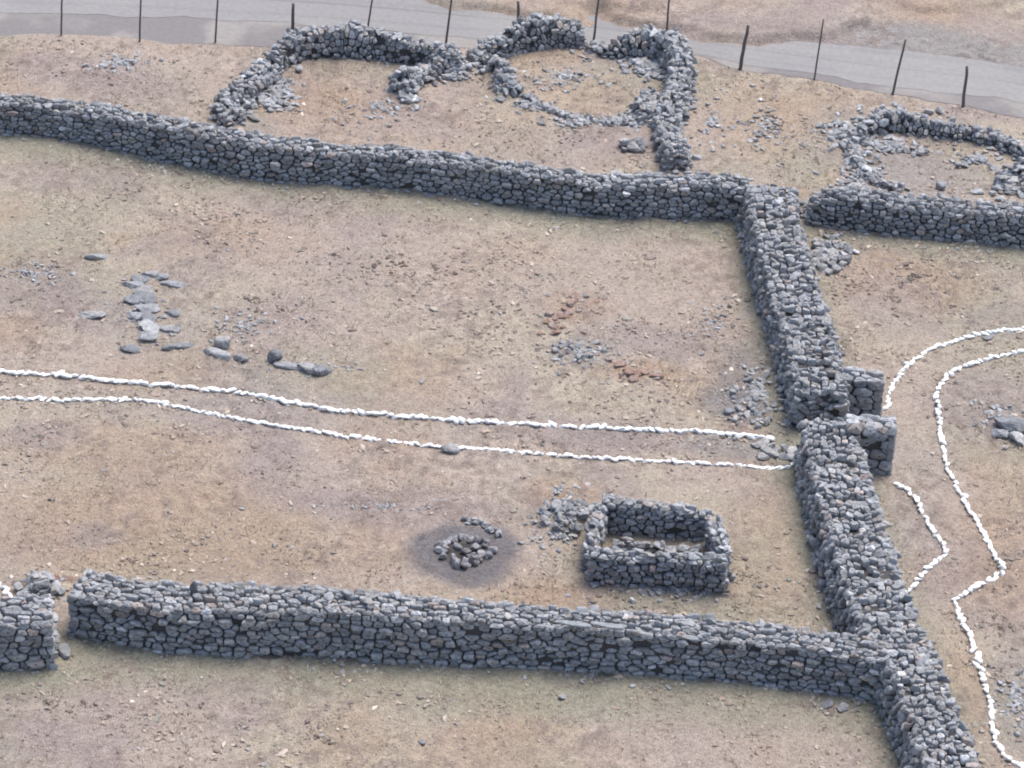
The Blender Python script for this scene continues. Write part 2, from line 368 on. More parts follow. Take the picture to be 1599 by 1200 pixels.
# ------------------------------------------------------------------ dry stone masonry
def clip_poly(P, a, b, c):               # keep a*x+b*y<=c
    out = []; n = len(P)
    for k in range(n):
        p = P[k]; q = P[(k + 1) % n]; dp = a * p[0] + b * p[1] - c; dq = a * q[0] + b * q[1] - c
        if dp <= 0: out.append(p)
        if (dp < 0 < dq) or (dq < 0 < dp):
            t = dp / (dp - dq); out.append((p[0] + (q[0] - p[0]) * t, p[1] + (q[1] - p[1]) * t))
    return out
def cells(rng, U, V, rowh, colf, k=.46):
    seeds = []; v = 0
    nr = max(1, int(round(V / rowh))); hs = rng.uniform(.5, 1.6, nr); hs = hs / hs.sum() * V
    for hh in hs:
        cw = colf(v + hh / 2); u = -rng.uniform(0, cw)
        while u < U + cw * .5:
            st = cw * rng.choice([.55, .8, 1.0, 1.25, 1.7], p=[.2, .25, .25, .2, .1])
            seeds.append(((u + st / 2) * k, v + hh / 2 + rng.uniform(-.26, .26) * hh)); u += st
        v += hh
    Sd = np.array(seeds); out = []; Wt = rng.uniform(0, .45 * rowh * rowh, len(Sd))
    order = np.argsort(Sd[:, 0]); Sd = Sd[order]; us = Sd[:, 0]
    for i, (a, b) in enumerate(Sd):
        lo = np.searchsorted(us, a - .62); hi = np.searchsorted(us, a + .62)
        nb = Sd[lo:hi]; wnb = Wt[lo:hi]; d2 = (nb[:, 0] - a) ** 2 + (nb[:, 1] - b) ** 2
        od = np.argsort(d2)[1:24]; nb = nb[od]; wnb = wnb[od]
        P = [(max(0, a - .6), max(0, b - .6)), (min(U * k, a + .6), max(0, b - .6)), (min(U * k, a + .6), min(V, b + .6)), (max(0, a - .6), min(V, b + .6))]
        if P[1][0] - P[0][0] < .01: continue
        for (c, d), wq in zip(nb, wnb):
            dx, dy = c - a, d - b
            P = clip_poly(P, dx, dy, (c * c + d * d - a * a - b * b + Wt[i] - wq) / 2)
            if len(P) < 3: break
        if len(P) < 3: continue
        Q = np.array(P); Q[:, 0] /= k
        x, y = Q[:, 0], Q[:, 1]; ar = .5 * abs(np.dot(x, np.roll(y, -1)) - np.dot(y, np.roll(x, -1)))
        if ar < .0025: continue
        out.append(Q)
    return out
NR = 16
_ring = np.arange(NR)
def _stone_faces():
    F = []
    for r in range(4):
        a = r * NR; b = (r + 1) * NR
        for k in range(NR): F.append([a + k, a + (k + 1) % NR, b + (k + 1) % NR, b + k])
    return np.array(F)
SF = _stone_faces()
def stone_from_poly(rng, Q, rough):
    Q = np.concatenate([Q[1:], Q[:1]]) if False else Q
    q2 = np.empty((len(Q) * 2, 2)); nx_ = np.roll(Q, -1, 0); q2[0::2] = Q * .87 + nx_ * .13; q2[1::2] = Q * .13 + nx_ * .87
    seg = np.linalg.norm(np.roll(q2, -1, 0) - q2, axis=1); cum = np.concatenate([[0], np.cumsum(seg)])
    t = (_ring + rng.random()) / NR * cum[-1] % cum[-1]; t.sort()
    cl = np.vstack([q2, q2[:1]]); R = np.stack([np.interp(t, cum, cl[:, 0]), np.interp(t, cum, cl[:, 1])], 1)
    c = R.mean(0); D = R - c; rad = np.linalg.norm(D, axis=1).mean()
    D *= (1 - .012 / rad) * (1 + rng.normal(size=(NR, 1)) * .035)
    zs = (-.15, -.04, -.003, .012, .016); sc = (.9, 1.0, .9, .55, .12)
    P = np.concatenate([np.hstack([D * s_, np.full((NR, 1), z_)]) for z_, s_ in zip(zs, sc)])
    up = P[:, 2] > -.1
    for _ in range(3):
        g = rng.normal(size=2); g /= np.linalg.norm(g); sl_ = rng.uniform(.12, .55); off = rng.uniform(-.01, .035)
        P[:, 2] = np.where(up, np.minimum(P[:, 2], .03 + off - sl_ * (P[:, :2] @ g)) , P[:, 2])
    P[up, 2] += rng.normal(size=up.sum()) * .004
    g = rng.normal(size=2) * rough * .6
    P[:, 2] += np.where(up, np.clip(P[:, :2] @ g, -.07, .07), 0) + rng.normal() * .03 * (1 + rough * 2.2)
    return c, P
def patch_stones(acc, rng, U, V, rowh, colf, mp, rough=.2, miss=0.0, keep=None, k=.46):
    for Q in cells(rng, U, V, rowh, colf, k):
        if rng.random() < miss: continue
        c, P = stone_from_poly(rng, Q, rough)
        if keep and not keep(c[0], c[1]): continue
        o, eu, ev, en, su, sv = mp(c[0], c[1])
        W = o + np.outer(P[:, 0] * su, eu) + np.outer(P[:, 1] * sv, ev) + np.outer(P[:, 2], en)
        acc.add(W, SF if True else SF[:, ::-1], stone_col(rng))

def lerp_list(xs, s): return lambda t: float(np.interp(t, s, xs))
def wall_geo(acc, rng, pts, hs, wt, wb, rowh=.2, cols=.36, colt=.27, rough=.2, miss=0.0, ends=(True, True), caps=.5, ht_var=.1, closed=False, k=.46):
    """pts: centreline on the ground; hs heights per point; wt/wb widths at top/bottom"""
    pts = np.array([p[:2] for p in pts], float)
    seg = np.linalg.norm(np.diff(pts, axis=0), axis=1); s = np.concatenate([[0], np.cumsum(seg)]); L = s[-1]
    tan_ = np.gradient(pts, s, axis=0); tan_ /= np.linalg.norm(tan_, axis=1)[:, None]
    if np.isscalar(hs): hs = [hs] * len(pts)
    if np.isscalar(wt): wt = [wt] * len(pts)
    hf = lerp_list(hs, s); wf = lerp_list(wt, s); dw = wb
    vs = rng.integers(1000); _tu = np.linspace(0, L, 200); _tn = fbm(_tu, _tu * 0 + vs * 3., .9, vs, 3)
    def frame(u):
        p = np.array([np.interp(u, s, pts[:, 0]), np.interp(u, s, pts[:, 1])])
        t = np.array([np.interp(u, s, tan_[:, 0]), np.interp(u, s, tan_[:, 1])]); t /= np.linalg.norm(t) + 1e-9
        h = hf(u) * (1 + ht_var * 2 * (float(np.interp(u, _tu, _tn)) - .5))
        return p, t, h, wf(u)
    H0 = float(np.mean(hs)); W0 = float(np.mean(wt)); Ptot = 2 * H0 + W0
    Zv = np.array([0, 0, 1.0])
    def mp(u, v):
        p, t, h, w_ = frame(u); nrm = np.array([t[1], -t[0], 0]); T = np.array([t[0], t[1], 0])
        g0 = gz1(p[0], p[1]) - .06
        hh = h + .06
        lean = math.atan2(dw / 2, hh)
        nf = nrm * math.cos(lean) + Zv * math.sin(lean); nb_ = -nrm * math.cos(lean) + Zv * math.sin(lean)
        if v < H0:
            f = v / H0; o = np.array([p[0], p[1], g0]) + nrm * ((w_ + dw) / 2 - dw / 2 * f) + Zv * hh * f
            en = nf; ed = H0 - v; sv = hh / H0; k = .5 * (1 - min(ed / .16, 1))
            en = en * (1 - k) + Zv * k
        elif v < H0 + W0:
            f = (v - H0) / W0; o = np.array([p[0], p[1], g0 + hh]) + nrm * (w_ / 2 - w_ * f) + Zv * .05 * math.sin(math.pi * f)
            e1 = v - H0; e2 = H0 + W0 - v; en = Zv; sv = w_ / W0
            if e1 < .16: k = .5 * (1 - e1 / .16); en = Zv * (1 - k) + nf * k
            elif e2 < .16: k = .5 * (1 - e2 / .16); en = Zv * (1 - k) + nb_ * k
        else:
            f = (v - H0 - W0) / H0; o = np.array([p[0], p[1], g0 + hh]) - nrm * (w_ / 2 + dw / 2 * f) - Zv * hh * f
            k = .5 * (1 - min((v - H0 - W0) / .16, 1)); en = nb_ * (1 - k) + Zv * k; sv = hh / H0
        en = en / np.linalg.norm(en); ev = np.cross(en, T); ev /= np.linalg.norm(ev)
        return o - en * .03, T, ev, en, 1.0, sv
    patch_stones(acc, rng, L, Ptot, rowh, lambda v: cols if (v < H0 or v > H0 + W0) else colt, mp, rough, miss, None, k)
    for e, u, sg in ((ends[0], 0, -1), (ends[1], L, 1)):
        if not e: continue
        p, t, h, w_ = frame(u); T = np.array([t[0], t[1], 0]) * sg; nrm = np.array([t[1], -t[0], 0]) * sg; h += .04
        g0 = gz1(p[0], p[1]) - .06; wid = w_ + dw
        def mpe(a, b):
            f = b / h; o = np.array([p[0], p[1], g0]) + T * (0.0 - .04 * f) - nrm * (a - wid / 2) * (1 - f * dw / wid) + Zv * b
            return o, -nrm, Zv, T, 1.0, 1.0
        patch_stones(acc, rng, wid, h, rowh, lambda v: cols * .9, mpe, rough, 0)
    # earth and rubble core
    us = np.linspace(.07, L - .07, max(2, int(L / .4))); ring = []
    for u in us:
        p, t, h, w_ = frame(u); nrm = np.array([t[1], -t[0], 0]); g0 = gz1(p[0], p[1]) - .1; a = (w_ + dw) / 2 - .1; b_ = w_ / 2 - .09
        o = np.array([p[0], p[1], g0]); hc = h + .02
        ring.append([o + nrm * a, o + nrm * b_ + Zv * hc, o - nrm * b_ + Zv * hc, o - nrm * a])
    R = np.array(ring).reshape(-1, 3); F = []
    for i in range(len(us) - 1):
        for k in range(3): F.append([4 * i + k, 4 * i + k + 1, 4 * i + 4 + k + 1, 4 * i + 4 + k])
    e = 4 * (len(us) - 1); F += [[3, 2, 1, 0], [e, e + 1, e + 2, e + 3]]
    acc.add(R, F, np.array([.12, .115, .118]), 1)
    # uneven coping stones
    for _ in range(int(L * caps * 6)):
        u = rng.uniform(.1, L - .1); p, t, h, w_ = frame(u); nrm = np.array([t[1], -t[0]]); o = rng.uniform(-.5, .5) * max(w_ - .15, .1)
        a = rng.uniform(.05, .125); sz = (a * rng.uniform(1, 1.7), a, a * rng.uniform(.4, .8))
        acc.rock(rng, (p[0] + nrm[0] * o, p[1] + nrm[1] * o, gz1(p[0], p[1]) + h + sz[2] * .55), sz, .35)

def offset_back(px, w_):
    """front base line (left to right) -> centreline: half a width away from the camera"""
    P = np.array(wpts(px)); t = np.gradient(P, axis=0); t /= np.linalg.norm(t, axis=1)[:, None]
    return P + np.stack([-t[:, 1], t[:, 0]], 1) * w_ / 2
def finish(acc, name, label, cat, group=None):
    return tag(link(name, acc.mesh(name, M_STONE, M_CORE)), label, cat, group)

# main walls
rng = np.random.default_rng(11); a = Acc()
P = smooth(offset_back(UPPER_BASE, .85), 3); hs = np.interp(np.linspace(0, 1, len(P)), [0, .15, .3, .5, .8, 1], [.9, .92, 1.12, 1.0, 1.02, 1.08])
wall_geo(a, rng, P, list(hs), .62, .2, ends=(True, False), rowh=.112, cols=.26, colt=.21, rough=.24, caps=.5)
finish(a, "stone_wall", "long grey dry stone wall below the road, curving down from the top left edge", "wall")
rng = np.random.default_rng(12); a = Acc()
P = smooth(offset_back(RIGHT_BASE, .85), 3)
wall_geo(a, rng, P, list(np.interp(np.linspace(0, 1, len(P)), [0, .05, .12, 1], [.42, .75, 1.0, .98])), .62, .2, rowh=.11, cols=.25, colt=.2, rough=.26)
finish(a, "stone_wall", "short dry stone wall running to the right edge below the sunken round ruin", "wall")
rng = np.random.default_rng(13); a = Acc()
P = smooth(offset_back(LOWER_BASE, 1.05), 3); hs = np.interp(np.linspace(0, 1, len(P)), [0, .2, .5, .8, 1], [1.12, 1.27, 1.22, 1.16, 1.16])
wall_geo(a, rng, P, list(hs), list(np.interp(np.linspace(0, 1, len(P)), [0, .25, .5, 1], [1.05, 1.0, .8, .78])), .22, ends=(True, False), rowh=.117, cols=.28, colt=.22, rough=.24, caps=.45)
for (px, py, ln, yaw) in ((895, 978, .5, -.05), (950, 981, .42, -.06), (1078, 1000, .22, 0)):
    p = at(px, py, 1.25); V, F = TPL[3]; R = np.array(Matrix.Rotation(yaw, 3, 'Z'))
    a.add((V * np.array([ln, .09, .05])) @ R.T + np.array([p[0], p[1], 1.3]), F, np.array([.27, .29, .3]))
p = at(301, 928, 1.25); V, F = TPL[5]; a.add(V * np.array([.09, .07, .2]) + np.array([p[0], p[1], 1.42]), F, np.array([.12, .12, .13]))
finish(a, "stone_wall", "long dry stone wall across the foreground field, with pale flat slabs on top", "wall")
rng = np.random.default_rng(14); a = Acc()
P = offset_back(CORNER_BASE, 1.25)
wall_geo(a, rng, P, [1.3, 1.3, 1.32], 1.1, .15, rowh=.155, cols=.3, rough=.2)
finish(a, "stone_wall", "squared wall end at the bottom left edge beside the narrow gap", "wall")
rng = np.random.default_rng(15); a = Acc()
P = smooth([np.array(p) for p in wpts(CROSS_UP_TOP, 1.15)], 4)
wall_geo(a, rng, P, 1.12, 1.28, .3, k=1.15, rowh=.18, cols=.13, colt=.13, rough=.5, ends=(True, True), caps=.9)
# northern gate pillar
q = np.array(at(1350, 588, 1.15)[:2]); wall_geo(a, rng, [q + np.array([-.75, .02]), q + np.array([.5, -.02])], 1.17, .55, .06, rowh=.18, cols=.42, colt=.35, rough=.12, caps=.1, ht_var=.02)
finish(a, "stone_wall", "thick rough cross wall from the long upper wall down to the gateway", "wall")
rng = np.random.default_rng(16); a = Acc()
P = smooth([np.array(p) for p in wpts(CROSS_LO_TOP, 1.15)], 4)
wall_geo(a, rng, P, 1.14, list(np.interp(np.linspace(0, 1, len(P)), [0, .1, .35, .6, .8, 1], [1.2, 1.4, 1.45, 1.35, 1.15, 1.3])), .3, k=1.15, rowh=.18, cols=.13, colt=.13, rough=.5, caps=.9)
q = np.array(at(1368, 660, 1.3)[:2]); wall_geo(a, rng, [q + np.array([-.75, .02]), q + np.array([.52, -.02])], 1.32, .66, .05, rowh=.2, cols=.5, colt=.4, rough=.06, caps=.1, ht_var=.02)
finish(a, "stone_wall", "thick rough cross wall from the gateway down past the foreground wall to the bottom edge", "wall")

# roofless hut
rng = np.random.default_rng(17)
hut = bpy.data.objects.new("stone_hut", None); S.collection.objects.link(hut)
hc = at(1025, 880); hut.location = (hc[0], hc[1], 0)
tag(hut, "small roofless rectangular stone hut in the field above the foreground wall", "ruined hut")
A_, B_, C_, D_ = [np.array(at(*q)[:2]) for q in ((916, 912), (1133, 931), (1110, 843), (936, 828))]
def hutpart(name, p, q, h1, h2, w_=.32, **k):
    a = Acc(); wall_geo(a, rng, [p, (p + q) / 2, q], [h1, (h1 + h2) / 2, h2], w_, .08, rowh=.115, cols=.22, colt=.18, rough=.32, caps=.7, **k)
    me = a.mesh(name, M_STONE, M_CORE); o = link(name, me, hut); o.location = (-hc[0], -hc[1], 0); return o
up_ = np.array([0, .21])
hutpart("front_wall", A_ + up_, B_ + up_, .84, .9); hutpart("back_wall", D_, C_, .9, .74)
hutpart("side_wall", A_ + up_ + (D_ - A_) * .12, D_ - (D_ - A_) * .12, .7, .95, ends=(False, False)); hutpart("side_wall", B_ + up_ + (C_ - B_) * .12, C_ - (C_ - B_) * .12, .84, .8, ends=(False, False))
a = Acc(); b0 = np.array(at(955, 856)[:2]); b1 = np.array(at(1095, 872)[:2])
wall_geo(a, rng, [b0, (b0 + b1) / 2, b1], .2, .16, .04, rowh=.14, cols=.26, rough=.25, caps=.5)
o = link("bench", a.mesh("bench", M_STONE, M_CORE), hut); o.location = (-hc[0], -hc[1], 0)

# round ruins behind the upper wall
def ruin(seed, px, hs, wt, label, name="ruined_wall", cat="ruined wall", n=4, **k):
    rng = np.random.default_rng(seed); a = Acc()
    P = smooth([np.array(p) for p in wpts(px)], n)
    hh = np.interp(np.linspace(0, 1, len(P)), np.linspace(0, 1, len(hs)), hs)
    kw = dict(k=.8, rowh=.13, cols=.17, colt=.165, rough=.5, miss=.05, caps=1.3, ht_var=.22); kw.update(k)
    wall_geo(a, rng, P, list(hh), wt, .25, **kw)
    return finish(a, name, label, cat)
ruin(21, [(365, 196), (352, 178), (385, 150), (420, 122)], [.3, .35, .35, .5], .75, "low tumbled ruin wall joining the long upper wall to the left round enclosure", caps=2.2, rough=.6)
ruin(22, [(424, 112), (452, 94), (500, 84), (560, 84), (620, 92), (665, 102), (712, 108)], [.45, .72, .82, .85, .8, .55, .4], .45, "curved back wall of the left round enclosure, below the road fence")
ruin(23, [(735, 104), (765, 92), (800, 80), (840, 72), (880, 68), (912, 68)], [.25, .55, .75, 1.0, .7, .5], .42, "curved peaked back wall of the middle round enclosure")
ruin(24, [(918, 76), (950, 84), (985, 84), (1012, 86), (1030, 92)], [.12, .2, .6, .8, .6], .5, "low broken wall rising to a pointed top beside the road fence", caps=1.5)
ruin(25, [(1040, 92), (1062, 120), (1058, 160), (1042, 200), (1045, 235), (1056, 268)], [.85, .8, .6, .45, .5, .6], .62, "rough ruin wall running down from the road to the long upper wall", caps=2.0)
ruin(26, [(1335, 222), (1355, 208), (1395, 200), (1440, 203), (1480, 207), (1530, 216), (1575, 232), (1625, 262)], [.22, .42, .55, .42, .36, .3, .26, .3], .34, "curved back wall of the sunken round ruin on the right")
ruin(27, [(1328, 232), (1336, 256), (1362, 280), (1410, 296)], [.15, .2, .16, .1], .35, "low tumbled left side of the sunken round ruin", caps=1.4, rough=.6)
ruin(28, [(1640, 262), (1600, 280), (1575, 296)], [.3, .32, .2], .9, "broad low heap of stacked stones at the right edge above the short wall", caps=2.2, rough=.6)

ruin(29, [(716, 104), (690, 112), (655, 124), (634, 140), (622, 152)], [.3, .3, .22, .35, .15], .55, "low rubble bank curling into the left round enclosure", caps=3, rough=.7)
ruin(30, [(765, 104), (784, 122), (800, 145), (840, 163), (890, 184), (950, 194), (1010, 190)], [.4, .42, .3, .06, .03, .03, .08], .28, "low tumbled divider looping between the left and middle enclosures", caps=2, rough=.7, miss=.3)
ruin(31, [(1020, 150), (1005, 175), (1012, 195)], [.2, .25, .2], .5, "small rubble bank against the left side of the rough ruin wall", caps=3, rough=.7)
# ------------------------------------------------------------------ white border stones
rng = np.random.default_rng(31)
WL = {
 'A': [(-30, 578), (0, 581), (100, 589), (200, 600), (300, 608), (370, 614), (450, 630), (530, 643), (640, 651), (750, 660), (850, 665), (950, 670), (1050, 677), (1150, 684), (1205, 689)],
 'B': [(-30, 622), (0, 623), (100, 627), (200, 626), (260, 633), (330, 648), (420, 663), (500, 677), (600, 689), (690, 698), (720, 701), (800, 708), (900, 715), (1000, 721), (1100, 728), (1180, 734), (1215, 735), (1236, 730)],
 'C': [(1640, 510), (1599, 514), (1550, 520), (1500, 531), (1450, 551), (1418, 574), (1400, 596), (1388, 618), (1386, 638), (1372, 641)],
 'D': [(1640, 540), (1599, 548), (1540, 562), (1500, 577), (1475, 595), (1463, 615), (1465, 650), (1470, 690), (1483, 740), (1510, 790), (1535, 835), (1555, 870), (1565, 892), (1550, 908), (1520, 920), (1498, 935), (1494, 948), (1505, 975), (1520, 1010), (1530, 1050), (1545, 1090), (1550, 1120), (1555, 1160), (1570, 1185), (1590, 1197), (1640, 1225)],
 'E': [(1400, 758), (1420, 770), (1435, 790), (1450, 820), (1470, 850), (1478, 864), (1470, 873), (1450, 890), (1422, 920), (1400, 935)],
 'F': [(-50, 880), (-20, 899), (0, 916), (10, 927), (22, 944)]}
WLAB = {'A': ("white-painted stone in the upper border of the path across the field", "white stones of the upper path border"),
        'D': ("white-painted stone in the long winding border at the far right", "white stones of the winding right border"),
        'E': ("white-painted stone in the short angled border beside the lower cross wall", "white stones of the angled border below the gateway"),
        'F': ("white-painted stone at the left edge behind the squared wall end", "white stones behind the bottom left wall end")}
STEP = {'A': .172, 'B': .135, 'C': .135, 'D': .183, 'E': .165, 'F': .16}
white_me = []
for k in range(8):
    V, F = TPL[k]; white_me.append(make_mesh("white_stone", V * np.array([1.0, .8, .62]), F.ravel(), np.full(len(F), 4), M_WHITE))
stuffw = Acc(); nwhite = 0
for key, px in WL.items():
    P = np.array(smooth([np.array(p) for p in wpts(px)], 8)); sg = np.linalg.norm(np.diff(P, axis=0), axis=1); s = np.concatenate([[0], np.cumsum(sg)])
    u = 0
    while u < s[-1]:
        x = np.interp(u, s, P[:, 0]) + rng.normal() * .018; y = np.interp(u, s, P[:, 1]) + rng.normal() * .022
        tx = np.interp(min(u + .1, s[-1]), s, P[:, 0]) - np.interp(max(u - .1, 0), s, P[:, 0]); ty = np.interp(min(u + .1, s[-1]), s, P[:, 1]) - np.interp(max(u - .1, 0), s, P[:, 1])
        yaw = math.atan2(ty, tx) + rng.normal() * .35
        g = (.088 if key in 'ADF' else .082 if key == 'E' else .072) * rng.uniform(.82, 1.2)
        sz = (g * rng.uniform(1.25, 1.8), g * rng.uniform(.9, 1.15), g * rng.uniform(.85, 1.2)); z = gz1(x, y) + g * .45
        u += STEP[key] * rng.uniform(.85, 1.15)
        if key in 'BC':
            V, F = TPL[rng.integers(8)]
            stuffw.add((V * np.array([1, .8, .62]) * np.array(sz)) @ np.array(Matrix.Rotation(yaw, 3, 'Z')).T + np.array([x, y, z]), F, np.array([.8, .8, .8]))
            continue
        o = bpy.data.objects.new("white_stone", white_me[rng.integers(8)]); S.collection.objects.link(o)
        o.location = (x, y, z); o.rotation_euler = (rng.normal() * .15, rng.normal() * .15, yaw); o.scale = sz
        tag(o, WLAB[key][0], "painted stone", WLAB[key][1]); nwhite += 1
tag(link("white_stones", stuffw.mesh("white_stones", M_WHITE)), "small white-painted stones lining the lower path border and the inner curve beyond the gate", "painted stones", None, "stuff")
print("white individuals", nwhite)

# ------------------------------------------------------------------ loose stones (each its own object)
rock_me = [make_mesh("loose_stone", V, F.ravel(), np.full(len(F), 4), M_LOOSE, None, False) for V, F in TPL]
rust_me = [make_mesh("rusty_stone", V, F.ravel(), np.full(len(F), 4), M_RUST, None, False) for V, F in TPL[:5]]
burnt_me = [make_mesh("hearth_stone", V, F.ravel(), np.full(len(F), 4), M_BURNT, None, False) for V, F in TPL[5:12]]
nloose = 0
def loose(px, py, sz, label, group=None, yaw=None, sink=.25, z=None, rust=False, name="loose_stone", tilt=.12):
    global nloose
    p = at(px, py); L_ = rust_me if rust else burnt_me if name == 'hearth_stone' else rock_me; me = L_[rng.integers(len(L_))]
    o = bpy.data.objects.new(name, me); S.collection.objects.link(o)
    sz = (sz[0] * 1.18, sz[1] * 1.18, sz[2]) if group is None or 'row' in group or 'paving' in group else sz; o.location = (p[0], p[1], (gz1(p[0], p[1]) if z is None else z) + sz[2] * (1 - sink)); o.scale = sz
    o.rotation_euler = (rng.normal() * tilt, rng.normal() * tilt, rng.uniform(0, 6.28) if yaw is None else yaw)
    tag(o, label, "stone", group); nloose += 1; return o
def rs(lo, hi, flat=.55):
    g = rng.uniform(lo, hi) / 2; return (g * rng.uniform(1, 1.5), g * rng.uniform(.8, 1.1), g * rng.uniform(flat * .7, flat * 1.2))
# row of big flat stones in the field, left
L1 = "flat grey stone in the upright row of big stones in the left field"
for (px, py, w_, d_) in ((222, 440, .42, .3), (232, 432, .3, .25), (226, 470, .42, .42), (228, 487, .42, .35), (230, 502, .4, .4), (234, 516, .4, .32), (233, 530, .32, .28), (225, 457, .5, .3)):
    loose(px, py, (w_ * .72, d_ * .66, .09), L1, "flat stones of the row in the left field", yaw=rng.normal() * .2, sink=.5)
for (px, py, w_, lab) in ((205, 448, .5, "broad flat stone at the upper left of the stone row in the left field"), (206, 474, .36, "pale square stone left of the middle of the stone row"),
        (208, 497, .34, "pale rounded stone left of the lower part of the stone row"), (268, 492, .34, "brown-grey stone right of the stone row in the left field"),
        (260, 518, .5, "long thin slab lying to the right of the stone row's lower end"), (203, 547, .4, "lone stone below and left of the stone row, above the path"),
        (278, 544, .62, "thin slab lying below and right of the stone row"), (140, 495, .55, "lone wedge-shaped stone left of the stone row"), (270, 448, .5, "flat thin stone at the upper right of the stone row"),
        (150, 405, .45, "lone dark stone high in the left field, below the long upper wall"), (250, 436, .3, "small stone at the top right of the stone row")):
    loose(px, py, (w_ * .62, .15, .08), lab, yaw=rng.normal() * .2, sink=.45)
for (px, py, w_, h_, lab) in ((328, 552, .3, .1, "left end stone of the first slab line above the path"), (345, 556, .5, .12, "long slab in the middle of the first slab line above the path"), (348, 541, .3, .2, "upright brown stone standing behind the first slab line"),
        (376, 562, .36, .1, "right end stone of the first slab line above the path"), (427, 563, .28, .22, "pale upright stone at the left end of the second slab line"), (455, 573, .6, .07, "low half-buried slab in the second slab line above the path"),
        (480, 579, .4, .12, "dark slab near the right end of the second slab line"), (502, 584, .34, .2, "pale square stone at the right end of the second slab line")):
    loose(px, py, (w_ * .65, .14, h_), lab, yaw=-.25 + rng.normal() * .1, sink=.4)
loose(702, 703, (.22, .15, .1), "flat grey stone set into the lower white path border", yaw=0)
loose(1575, 672, (.38, .22, .2), "large dark rock at the right edge of the field", yaw=-.2); loose(1560, 680, (.22, .15, .1), "smaller rock in front of the large dark rock at the right edge")
loose(1590, 690, (.24, .2, .12), "rock half out of frame beside the large dark rock at the right edge")
loose(1470, 287, (.16, .14, .13), "lone brown block on the floor of the sunken round ruin")
loose(1545, 528, (.17, .09, .06), "pale flat stone between the two white borders at the right")
# hearth ring
hx, hy = 724, 866
for k in range(34):
    t = k / 17 * 6.283 + rng.normal() * .12; r = rng.uniform(.78, 1.14)
    px, py = hx + 38 * r * math.cos(t), hy - 21 * r * math.sin(t)
    loose(px, py, rs(.15, .25, 1.0), "charcoal-grey stone in the ring around the ashy hearth", "stones of the hearth ring", name="hearth_stone", tilt=.4)
for (px, py) in ((738, 872), (728, 868), (715, 860), (742, 862), (732, 876)):
    loose(px, py, rs(.15, .22, .8), "stone fallen inside the hearth ring", "stones fallen inside the hearth ring", name="hearth_stone", tilt=.4)
for k in range(16):
    t = k / 15; px = 728 + t * 52 + rng.normal() * 3; py = 818 + t * t * 22 + rng.normal() * 3
    loose(px, py, rs(.12, .2, .9), "stone of the short arc behind the hearth on the ash edge", "stones of the arc behind the hearth")
def zone(n_, x0, y0, rx, ry, lo, hi, label, group, rust=False):
    done = []; tries = 0
    while len(done) < n_ and tries < 4000:
        tries += 1; t = rng.uniform(0, 6.283); r = math.sqrt(rng.random()); sz = rs(lo * .85, hi * .8, .8)
        px, py = x0 + rx * r * math.cos(t), y0 + ry * r * math.sin(t); p = at(px, py)
        if any(math.hypot(p[0] - a_, p[1] - b_) < (sz[0] + c_) * .72 for a_, b_, c_ in done): continue
        done.append((p[0], p[1], sz[0])); loose(px, py, sz, label, group, rust=rust, tilt=.3)
zone(26, 905, 549, 44, 17, .12, .28, "grey stone in the small oval rubble patch in the middle field", "stones of the oval rubble patch")
for k in range(30):
    t = k / 29; loose(862 + 62 * t ** 2 + rng.normal() * 9, 522 - 58 * t + rng.normal() * 5, rs(.12, .22), "rust-brown stone in the curved line above the oval rubble patch", "rust-brown curved line of stones", rust=True)
for k in range(12):
    loose(955 + 75 * k / 11 + rng.normal() * 4, 578 + 14 * k / 11 + rng.normal() * 4, rs(.14, .26), "rust-brown stone in the straggling line right of the oval rubble patch", "rust-brown straggling line of stones", rust=True)
zone(30, 1180, 625, 48, 52, .12, .3, "grey rubble stone fallen against the cross wall left of the gateway", "rubble left of the gateway")
for (px, py) in ((1182, 700), (1192, 695), (1205, 700), (1195, 708), (1212, 708), (1224, 702), (1207, 714), (1222, 716), (1236, 708), (1192, 718), (1234, 718)):
    loose(px, py, (.15, .12, .07), "flat paving stone on the path's end at the gateway", "paving stones at the gateway", name="paving_stone")
zone(40, 885, 815, 38, 24, .2, .42, "grey stone in the rubble heap against the hut's left wall", "rubble against the hut")
zone(22, 1295, 405, 32, 26, .2, .42, "grey stone tumbled off the right side of the upper cross wall", "stones tumbled right of the cross wall")
zone(14, 1250, 330, 20, 14, .16, .3, "stone in the broken gap between the cross wall and the short right wall", "stones in the broken gap")
zone(10, 990, 232, 20, 10, .25, .45, "pale flat slab lying just left of the rough ruin wall", "flat slabs by the ruin wall")
for px, py, lab in ((1330, 947, "flat stone lying in the corner between the lower cross wall and foreground wall"), (1290, 1102, "pale flat stone below the right end of the foreground wall"), (1316, 1108, "small pale stone right of the flat one below the foreground wall"),
        (103, 1021, "pale stone in the gap beside the squared wall end"), (878, 1091, "small pale stone in the open ground below the foreground wall's middle"), (660, 1162, "lone stone low in the bottom field")):
    loose(px, py, rs(.24, .34) if py < 1090 or px > 1200 else rs(.14, .2), lab)
print("loose individuals", nloose)

